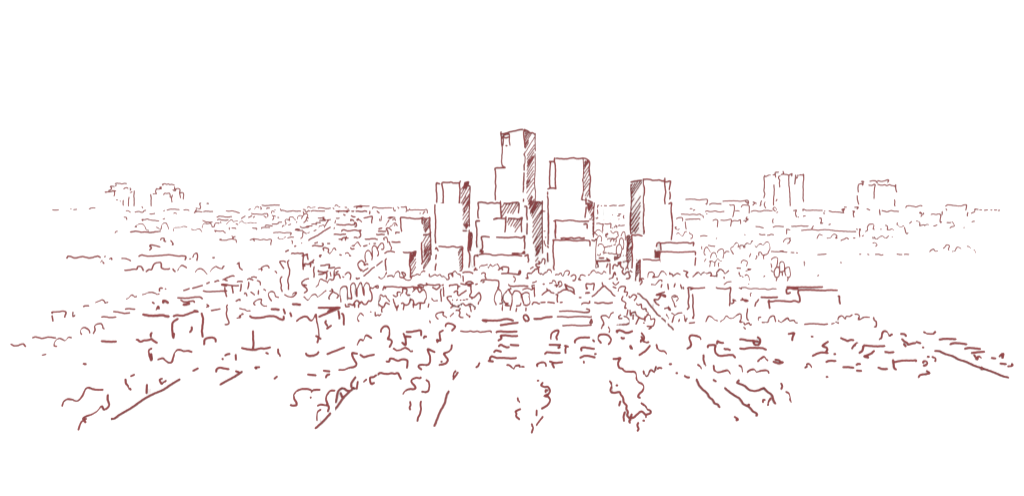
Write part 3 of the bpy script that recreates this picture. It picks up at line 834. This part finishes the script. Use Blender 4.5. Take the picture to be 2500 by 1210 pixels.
# ---------------------------------------------------------------- mesh collector
class MB:
    def __init__(s): s.v=[]; s.f=[]
    def tube(s,pts,rads):
        P=[pts[0]]; R=[rads[0]]
        for p,r in zip(pts[1:],rads[1:]):
            if (p-P[-1]).length>r*0.25: P.append(p); R.append(r)
        if len(P)<2:
            v=(P[0]-CAM).normalized(); side=Vector((0,0,1)).cross(v).normalized()
            P=[P[0]-side*R[0]*.35,P[0]+side*R[0]*.35]; R=[R[0],R[0]]
        n=len(P); K=8; base=len(s.v); rings=[]
        T=[]
        for i in range(n):
            a=P[max(0,i-1)]; b=P[min(n-1,i+1)]; t=(b-a)
            if t.length<1e-6: t=P[min(n-1,i+1)]-P[i] if i<n-1 else P[i]-P[i-1]
            T.append(t.normalized())
        seq=[]
        for c,f in ((.92,.38),(.55,.83)): seq.append((P[0]-T[0]*R[0]*c,T[0],R[0]*f))
        for i in range(n): seq.append((P[i],T[i],R[i]))
        for c,f in ((.55,.83),(.92,.38)): seq.append((P[-1]+T[-1]*R[-1]*c,T[-1],R[-1]*f))
        prev=None
        for c,t,r in seq:
            v=(c-CAM).normalized(); sd=t.cross(v)
            if sd.length<.02: sd=prev or Vector((1,0,0))
            sd.normalize()
            if prev is not None and sd.dot(prev)<0: pass
            prev=sd; up=sd.cross(t).normalized()
            ring=[]
            for k in range(K):
                a=2*math.pi*k/K; s.v.append(c+sd*(r*math.cos(a))+up*(r*math.sin(a))); ring.append(len(s.v)-1)
            rings.append(ring)
        for a,b in zip(rings,rings[1:]):
            for k in range(K): s.f.append((a[k],a[(k+1)%K],b[(k+1)%K],b[k]))
        s.f.append(tuple(rings[0][::-1])); s.f.append(tuple(rings[-1]))
    def build(s,name,m,parent=None):
        me=bpy.data.meshes.new(name); me.from_pydata([tuple(p) for p in s.v],[],s.f); me.update()
        me.polygons.foreach_set('use_smooth',[m is INK]*len(me.polygons)); me.materials.append(m)
        o=bpy.data.objects.new(name,me); COL.objects.link(o); o.parent=parent
        return o
def tag(o,label=None,cat=None,group=None,kind=None):
    if label: o['label']=label
    if cat: o['category']=cat
    if group: o['group']=group
    if kind: o['kind']=kind
    return o
# ---------------------------------------------------------------- line data
def smooth(p):
    if len(p)<3:
        a,b=p[0],p[-1]; L=math.hypot(b[0]-a[0],b[1]-a[1]); n=max(1,int(L/6))
        out=[(a[0]+(b[0]-a[0])*i/n,a[1]+(b[1]-a[1])*i/n) for i in range(n+1)]
    else:
        n=len(p); seg=[math.hypot(p[i+1][0]-p[i][0],p[i+1][1]-p[i][1])+1e-6 for i in range(n-1)]
        tan=[]
        for i in range(n):
            if i==0: t=((p[1][0]-p[0][0])/seg[0],(p[1][1]-p[0][1])/seg[0])
            elif i==n-1: t=((p[-1][0]-p[-2][0])/seg[-1],(p[-1][1]-p[-2][1])/seg[-1])
            else:
                t=((p[i+1][0]-p[i][0])/seg[i]+(p[i][0]-p[i-1][0])/seg[i-1],(p[i+1][1]-p[i][1])/seg[i]+(p[i][1]-p[i-1][1])/seg[i-1])
                t=(t[0]/2,t[1]/2)
            tan.append(t)
        out=[p[0]]
        for i in range(n-1):
            m=max(2,min(10,int(seg[i]/3.0)+1)); L=seg[i]*.9
            for k in range(1,m+1):
                u=k/m; h00=2*u**3-3*u*u+1; h10=u**3-2*u*u+u; h01=-2*u**3+3*u*u; h11=u**3-u*u
                out.append(tuple(h00*p[i][c]+h10*L*tan[i][c]+h01*p[i+1][c]+h11*L*tan[i+1][c] for c in (0,1)))
    ph=random.random()*9; q=[]
    for i,(x,y) in enumerate(out):
        j=.2 if 0<i<len(out)-1 else 0
        q.append((x+j*math.sin(i*1.3+ph),y+j*math.sin(i*1.7+ph*2)))
    return q
def parse_strokes(s,tile):
    ox,oy,w,rw=tile; k=w/rw; out=[]
    for st in s.split(';'):
        n=[float(a) for a in st.split()]
        out.append([(ox+n[i]*k,oy+n[i+1]*k) for i in range(0,len(n)-1,2)])
    return out
WID=lambda w: w*1.14+.85+(.3 if w<2.2 else 0)
def tileline(l):
    a=l.split(); ox,oy,w=map(float,a[1:4]); rw=float(a[5]) if len(a)>5 else (2500. if w==440 else 1650. if (w==300 and oy==480 and ox==1040) else 1815. if (w==300 and ox==1040) else 2420.)
    return (ox,oy,w,rw),WID(float(a[4]))
# ---------------------------------------------------------------- setting
def disc(name,m,r,z,n=96):
    mb=MB(); mb.v=[Vector((0,0,z))]+[Vector((r*math.cos(2*math.pi*i/n),r*math.sin(2*math.pi*i/n),z)) for i in range(n)]
    mb.f=[(0,1+i,1+(i+1)%n) for i in range(n)]; return mb.build(name,m)
tag(disc('ground',PAPER,60000,0),kind='structure')
# ---------------------------------------------------------------- bodies
def envelope(strokes):
    xs=[p[0] for s in strokes for p in s]; x0,x1=min(xs),max(xs)
    if x1-x0<4: c=(x0+x1)/2; x0,x1=c-2,c+2
    n=max(2,min(60,int((x1-x0)/2.5))); top=[None]*(n+1)
    for s in strokes:
        for a,b in zip(s,s[1:]+[s[-1]]):
            i0=(min(a[0],b[0])-x0)/(x1-x0)*n; i1=(max(a[0],b[0])-x0)/(x1-x0)*n
            for i in range(max(0,math.floor(i0+.5)),min(n,math.ceil(i1-.5))+1):
                u=0 if abs(b[0]-a[0])<.5 else ((x0+(x1-x0)*i/n)-a[0])/(b[0]-a[0]); u=max(0,min(1,u))
                y=a[1]+(b[1]-a[1])*u if abs(b[0]-a[0])>=.5 else min(a[1],b[1])
                if top[i] is None or y<top[i]: top[i]=y
    kn=[i for i in range(n+1) if top[i] is not None]
    for i in range(n+1):
        if top[i] is None:
            l=max([k for k in kn if k<i],default=None); r=min([k for k in kn if k>i],default=None)
            if l is None: top[i]=top[r]
            elif r is None: top[i]=top[l]
            else: top[i]=top[l]+(top[r]-top[l])*(i-l)/(r-l)
    return x0,x1,top
def body(kind,strokes,by,w):
    """a solid standing on the ground: roof profile for buildings, rounded mass for planting"""
    d=dist(by); x0,x1,top=envelope(strokes); n=len(top)-1
    r=w/2*d/F; W=(x1-x0)/F*d
    zt=[max(at(0,y,d).z-r*.6,.3) for y in top]; xx=[(x0+(x1-x0)*i/n-CX)/F*d for i in range(n+1)]
    mb=MB()
    if kind in 'bhR':
        D=min(max(.7*W,6*r),.018*d if kind!='R' else .03*d)
        for yy in (d+r*.3,d+r*.3+D):
            for z in (zt,[0]*(n+1)):
                mb.v+= [Vector((x*(yy/d if z is not None else 1) if False else x,yy,zz)) for x,zz in zip(xx,z)]
        m=n+1
        for i in range(n):
            mb.f+=[(m+i,m+i+1,i+1,i),(i,i+1,2*m+i+1,2*m+i),(2*m+i,2*m+i+1,3*m+i+1,3*m+i)]
        mb.f+=[(0,2*m,3*m,m),(n,m+n,3*m+n,2*m+n)]
    else:
        D=min(max(.3*W,2*r),.012*d); K=8
        for j in range(K+1):
            a=math.pi*j/K
            for i in range(n+1):
                u=i/n; e=.35+.65*math.sqrt(max(0,1-(2*u-1)**2))
                mb.v.append(Vector((xx[i],d+r*.2-D*e*math.cos(a),zt[i]*math.sin(a)**.6 if 0<j<K else 0)))
        m=n+1
        for j in range(K):
            for i in range(n): mb.f.append((j*m+i,j*m+i+1,(j+1)*m+i+1,(j+1)*m+i))
        mb.f+=[tuple(j*m for j in range(K+1)),tuple(j*m+n for j in range(K,-1,-1))]
    return mb,d,r
# ---------------------------------------------------------------- labels
MARKS=[(295,470,'the round-topped far tower'),(410,475,'the stepped far tower'),(352,565,'the bold roof under two humps'),(400,625,'the hook-ended long roof'),(204,627,'the lone wavy roof'),(345,655,'the square-humped block'),(555,710,'the two-legged canopy'),(735,625,'the hanging-wall block'),(705,670,'the slim curving trunk'),(900,610,'the leaning arched trees'),(870,715,'the four-arch grove'),(935,730,'the spiky bush'),(1000,725,'the broad three-trunk tree'),(1130,735,'the dotted bush bed'),(1250,725,'the cypress row'),(1345,712,'the chimney-notched house'),(1475,710,'the larger gabled house'),(1560,755,'the long diagonal street edge'),(1648,735,'the lollipop tree'),(1735,730,'the open rectangular frame'),(1960,710,'the double-roofed hall'),(1905,655,'the three oval trees'),(1835,605,'the scalloped tree cluster'),(1910,465,'the four-edged far tower'),(2140,470,'the far right flat tower'),(1490,505,'the low dashed block'),(1780,495,'the stepped horizon roof'),(2030,562,'the very long thin roofline'),(660,500,'the flat horizon roof'),(780,570,'the climbing diagonal wall'),(1014,580,'the short flat tower'),(1105,540,'the narrow tower'),(1250,500,'the tallest tower'),(1395,500,'the flat-topped tower'),(1590,530,'the left-hatched tower'),(1650,620,'the stepped office block'),(455,790,'the thick arched block'),(380,770,'the thick flat roof'),(555,765,'the thin bent trunk'),(618,835,'the upside-down T mast'),(435,865,'the S-shaped bush'),(775,790,'the long straight trunk'),(805,762,'the folded-corner roof'),(1235,820,'the parallel bar stack'),(1475,830,'the horseshoe tree'),(1820,838,'the loop-ended roof'),(1850,960,'the drooping kerb line'),(2370,842,'the four descending roofs'),(2380,895,'the lower right street edge'),(2130,850,'the bent-wall roof'),(2215,890,'the L-shaped roof'),(350,975,'the lower left street edge'),(200,960,'the hill-like hedge'),(830,960,'the curving street edge'),(1080,980,'the steep street edge'),(1545,960,'the large ragged clump'),(1325,960,'the numeral-like bush'),(1730,960,'the winding street edge')]
ORD=['','second','third','fourth','fifth','sixth','seventh','eighth','ninth','tenth','eleventh','twelfth']
LAB={}
def auto(kind,strokes):
    xs=[p[0] for s in strokes for p in s]; ys=[p[1] for s in strokes for p in s]
    cx,cy=(min(xs)+max(xs))/2,(min(ys)+max(ys))/2; w=max(xs)-min(xs); h=max(ys)-min(ys)
    size='tiny' if max(w,h)<7 else 'small' if max(w,h)<18 else 'mid-sized' if max(w,h)<45 else 'large'
    if kind in 'bh':
        if len(strokes)>1: n='broken roof outline'
        elif h>w*1.4: n='upright wall edge'
        elif h<w*.25: n='flat roofline'
        else:
            s=strokes[0]; dx=s[-1][0]-s[0][0]; dy=s[-1][1]-s[0][1]
            n='roof edge rising rightward' if dx*dy<0 and abs(dy)>.5*h else 'roof edge falling rightward' if dx*dy>0 and abs(dy)>.5*h else 'hooked roof edge'
    elif kind=='P': n='slim upright pole'; size='short' if h<20 else 'tall'
    elif kind=='t': n='round-headed tree outline' if w>h*.7 else 'slender tree outline'
    else: n='ragged bush outline' if len(strokes)>1 else ('wavy bush outline' if w>h else 'upright bush curve')
    m=min(MARKS,key=lambda q:(q[0]-cx)**2+((q[1]-cy)*1.5)**2)
    dx,dy=cx-m[0],cy-m[1]
    a=('left' if dx<0 else 'right') if abs(dx)>8 and abs(dx)>abs(dy)*.35 else ''
    b=('above' if dy<0 else 'below') if abs(dy)>5 and abs(dy)>abs(dx)*.35 else ''
    rel=(b+' and '+a+' of') if a and b else (a+' of' if a else (b or 'beside'))
    dd=math.hypot(dx,dy); 
    return f'{size} {n} {rel} {m[2]}',cx
def finish_labels():
    for lab,l in LAB.items():
        l.sort(key=lambda q:q[0])
        for i,(cx,o) in enumerate(l):
            if len(l)==1: o['label']=lab
            else: o['label']=lab+', '+('leftmost' if i==0 else 'rightmost' if i==len(l)-1 else ORD[i]+' from left')
NAMES={'b':('building','wall'),'h':('house','wall'),'R':('tower','wall'),'t':('tree','crown'),'k':('bush','foliage')}
CAT={'b':'building','h':'house','R':'tower','t':'tree','k':'bush'}
GRP={'b':'low buildings spread to the horizon','h':'house roofs in the near streets','t':'trees drawn in outline among the houses','k':'bushes and treetops between the houses','P':'slim poles standing among the houses'}
CHECK=[]; JIT=[0.0]
def lineset(strokes,d,r,mb,bvh=None,plane=None):
    for s in strokes:
        pts=[];rd=[]
        for x,y in smooth(s):
            p=at(x,y,d)
            if bvh:
                R=(p-CAM).normalized(); hit=bvh.ray_cast(CAM,R)
                if hit[0] is not None: p=CAM+R*((hit[0]-CAM).length-r*.35)
            pts.append(p); rd.append(r*(p-CAM).length/(at(x,y,d)-CAM).length)
        mb.tube(pts,rd)
def thing(kind,label,strokes,w,by=None):
    ys=[p[1] for s in strokes for p in s]; my=max(ys); JIT[0]=(JIT[0]+.0618)%.2
    if by is None: by=max(503.5,my+(2.5 if my<560 else 3.5 if my<740 else 5))+JIT[0]
    if kind=='P':
        by=my+w/2; d=dist(by); mb=MB(); lineset(strokes,d,w/2*d/F,mb)
        low=[max(s,key=lambda p:p[1]) for s in strokes]
        o=mb.build('pole',INK)
        lab,cx=auto(kind,strokes)
        tag(o,label,'pole',GRP['P'])
        if not label: LAB.setdefault(lab,[]).append((cx,o))
        return
    mb,d,r=body(kind,strokes,by,w)
    nm,pn=NAMES[kind]
    root=bpy.data.objects.new(nm,None); COL.objects.link(root)
    xs=[p[0] for s in strokes for p in s]; cx=(min(xs)+max(xs))/2
    loc=Vector(((cx-CX)/F*d,d,0)); root.location=loc
    mb.v=[v-loc for v in mb.v]
    bvh=None
    if kind in 'tk': bvh=BVHTree.FromPolygons([tuple(v+loc) for v in mb.v],mb.f)
    mb.build(pn,WHITE,root)
    ln=MB(); lineset(strokes,d,r,ln,bvh); ln.v=[v-loc for v in ln.v]
    ln.build('outline',INK,root)
    lab,cx=auto(kind,strokes); tag(root,label,CAT[kind],GRP.get(kind))
    if kind=='R': root['group']='far towers on the horizon'
    if not label: LAB.setdefault(lab,[]).append((cx,root))
    CHECK.append((root.name,strokes))
def street(label,strokes,w):
    mb=MB(); kb=MB()
    for s in strokes:
        P=smooth(s); pts=[];rd=[]
        for x,y in P:
            d=dist(y); r=w/2*d/F; d=(H-r*.8)*F/(y-HOR); pts.append(at(x,y,d)); rd.append(r)
        mb.tube(pts,rd)
    CHECK.append(('street_kerb',strokes))
    tag(mb.build('street_kerb',INK),label,None,None,'structure')
for l in DATA.strip().split('\n'):
    if '|' not in l and l[0]=='T': tile,wd=tileline(l); continue
    if '|' not in l: wd=WID(float(l[2:])); continue
    head,s=l.split('|'); kind=head[0]; head=head[1:].strip(); by=None
    m=re.search(r'@(\d+)',head)
    if m: by=tile[1]+float(m.group(1))*tile[2]/tile[3]; head=head[:m.start()].strip()
    st=parse_strokes(s,tile)
    if kind=='S': street(head,st,wd)
    else: thing(kind,head or None,st,wd,by)
# ---------------------------------------------------------------- central towers
def clip_line(p,dv,poly):
    ts=[]; n=len(poly)
    for i in range(n):
        a,b=poly[i],poly[(i+1)%n]; ex,ey=b[0]-a[0],b[1]-a[1]; den=dv[0]*ey-dv[1]*ex
        if abs(den)<1e-9: continue
        t=((a[0]-p[0])*ey-(a[1]-p[1])*ex)/den; u=((a[0]-p[0])*dv[1]-(a[1]-p[1])*dv[0])/den
        if 0<=u<1: ts.append(t)
    ts.sort(); return list(zip(ts[::2],ts[1::2]))
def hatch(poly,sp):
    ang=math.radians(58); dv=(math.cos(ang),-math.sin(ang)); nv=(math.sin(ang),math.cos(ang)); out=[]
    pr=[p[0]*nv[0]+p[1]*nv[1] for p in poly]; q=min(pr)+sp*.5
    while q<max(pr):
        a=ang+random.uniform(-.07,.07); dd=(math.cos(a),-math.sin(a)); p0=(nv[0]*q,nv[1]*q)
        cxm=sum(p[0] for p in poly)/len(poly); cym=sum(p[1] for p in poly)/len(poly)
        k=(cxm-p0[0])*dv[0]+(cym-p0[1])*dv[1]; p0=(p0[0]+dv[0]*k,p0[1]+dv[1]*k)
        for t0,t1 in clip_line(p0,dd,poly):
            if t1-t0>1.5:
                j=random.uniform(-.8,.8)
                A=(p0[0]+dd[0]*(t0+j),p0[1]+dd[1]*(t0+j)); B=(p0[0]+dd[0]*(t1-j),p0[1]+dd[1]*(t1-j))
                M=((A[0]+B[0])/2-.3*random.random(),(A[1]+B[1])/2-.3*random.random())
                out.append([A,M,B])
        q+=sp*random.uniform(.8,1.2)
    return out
class Block:
    def __init__(s,root,a):
        s.root=root; s.name=a[0]; xl,xc,xr,yt,yb,rl,rr=map(float,a[1:]); d=dist(yb); s.xc=xc; s.xl=xl; s.xr=xr
        g=lambda x,k: Vector(((x-CX)/F*d*k,d*k,0))
        s.C=g(xc,1); s.L=g(xl,rl); s.R=g(xr,rr); s.B=s.L+s.R-s.C; s.d=d
        s.z=H+(HOR-yt)/F*d
        if s.B.y<s.C.y+.015*d:
            pass
        if (s.R-s.C).length<.02*d or (s.L-s.C).length<.02*d or True:
            if (s.R-s.C).cross(s.L-s.C).length<(.02*d)*(.02*d)*.5:
                s.B=s.B+Vector((s.B.x,s.B.y,0)).normalized()*.02*d
        s.lines=MB(); s.hat=MB()
    def project(s,st,w,mb,off=.4):
        mx=sum(p[0] for p in st)/len(st)
        A,Bb=(s.L,s.C) if mx<=s.xc+1 else (s.C,s.R)
        e=(Bb-A); n=Vector((e.y,-e.x,0)).normalized()
        if n.y>0: n=-n
        pts=[];rd=[]
        for x,y in smooth(st):
            v=ray(x,y); den=v.dot(n); t=(A-CAM).dot(n)/den if abs(den)>1e-6 else s.d
            if not .85*s.d<t<1.25*s.d: t=s.d
            r=w/2*t/F; p=CAM+v*(t-off*r); pts.append(p); rd.append(r)
        mb.tube(pts,rd)
    def done(s):
        mb=MB(); q=[s.L,s.C,s.R,s.B]; mb.v=[p.copy() for p in q]+[p+Vector((0,0,s.z)) for p in q]
        # low parapet upstand round the roof
        c=sum(q,Vector())/4; ins=[c+(p-c)*.9 for p in q]; pz=s.z-1.2
        mb.v+=[p+Vector((0,0,s.z)) for p in ins]+[p+Vector((0,0,pz)) for p in ins]
        for i in range(4):
            j=(i+1)%4; mb.f+=[(i,j,4+j,4+i),(4+i,4+j,8+j,8+i),(8+i,8+j,12+j,12+i)]
        mb.f.append((12,13,14,15))
        loc=s.root.location
        for m in (mb,s.lines,s.hat): m.v=[v-loc for v in m.v]
        o=mb.build(s.name,WHITE,s.root)
        if s.lines.v: s.lines.build('outline',INK,o)
        if s.hat.v: s.hat.build('hatching',INK,o)
blk=None
TG='central towers and blocks'
for l in TOWERS.strip().split('\n'):
    if l[0]=='T': tile,wd=tileline(l)
    elif l[0]=='W': wd=WID(float(l[2:]))
    elif l[0]=='X':
        if blk: blk.done(); blk=None
        nm,lab=l[2:].split('|'); root=bpy.data.objects.new(nm,None); COL.objects.link(root); tag(root,lab,'tower' if 'tower' in nm else 'building'); fresh=True
    elif l[0]=='B':
        if blk: blk.done()
        a=l[2:].split()
        if fresh: dd=dist(float(a[5])); root.location=((float(a[2])-CX)/F*dd,dd,0); fresh=False
        blk=Block(root,a)
    elif l[0]=='|':
        for st in parse_strokes(l[1:],tile): blk.project(st,wd,blk.lines)
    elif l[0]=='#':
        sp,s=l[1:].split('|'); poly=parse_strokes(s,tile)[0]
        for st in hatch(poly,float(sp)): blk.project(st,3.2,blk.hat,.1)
if blk: blk.done()
finish_labels()
# ---------------------------------------------------------------- light, sky, camera
sc=bpy.context.scene
w=bpy.data.worlds.new('World'); sc.world=w; w.use_nodes=True
bg=w.node_tree.nodes['Background']; bg.inputs['Color'].default_value=(1,1,1,1); bg.inputs['Strength'].default_value=1.0
sl=bpy.data.lights.new('sun','SUN'); sl.energy=1.3; sl.angle=math.radians(40); sl.color=(1,.985,.96)
so=bpy.data.objects.new('sun',sl); COL.objects.link(so); so.rotation_euler=(math.radians(50),0,math.radians(8))
cam=bpy.data.cameras.new('camera'); co=bpy.data.objects.new('camera',cam); COL.objects.link(co); sc.camera=co
co.location=CAM; co.rotation_euler=(math.radians(90),0,0)
cam.sensor_fit='HORIZONTAL'; cam.sensor_width=36; cam.lens=36*F/2500; cam.shift_y=-(605-HOR)/2500; cam.clip_start=1; cam.clip_end=200000
sc.view_settings.view_transform='Standard'; sc.view_settings.look='None'; sc.view_settings.gamma=1; sc.view_settings.exposure=0.15
sc.cycles.max_bounces=14; sc.cycles.diffuse_bounces=12
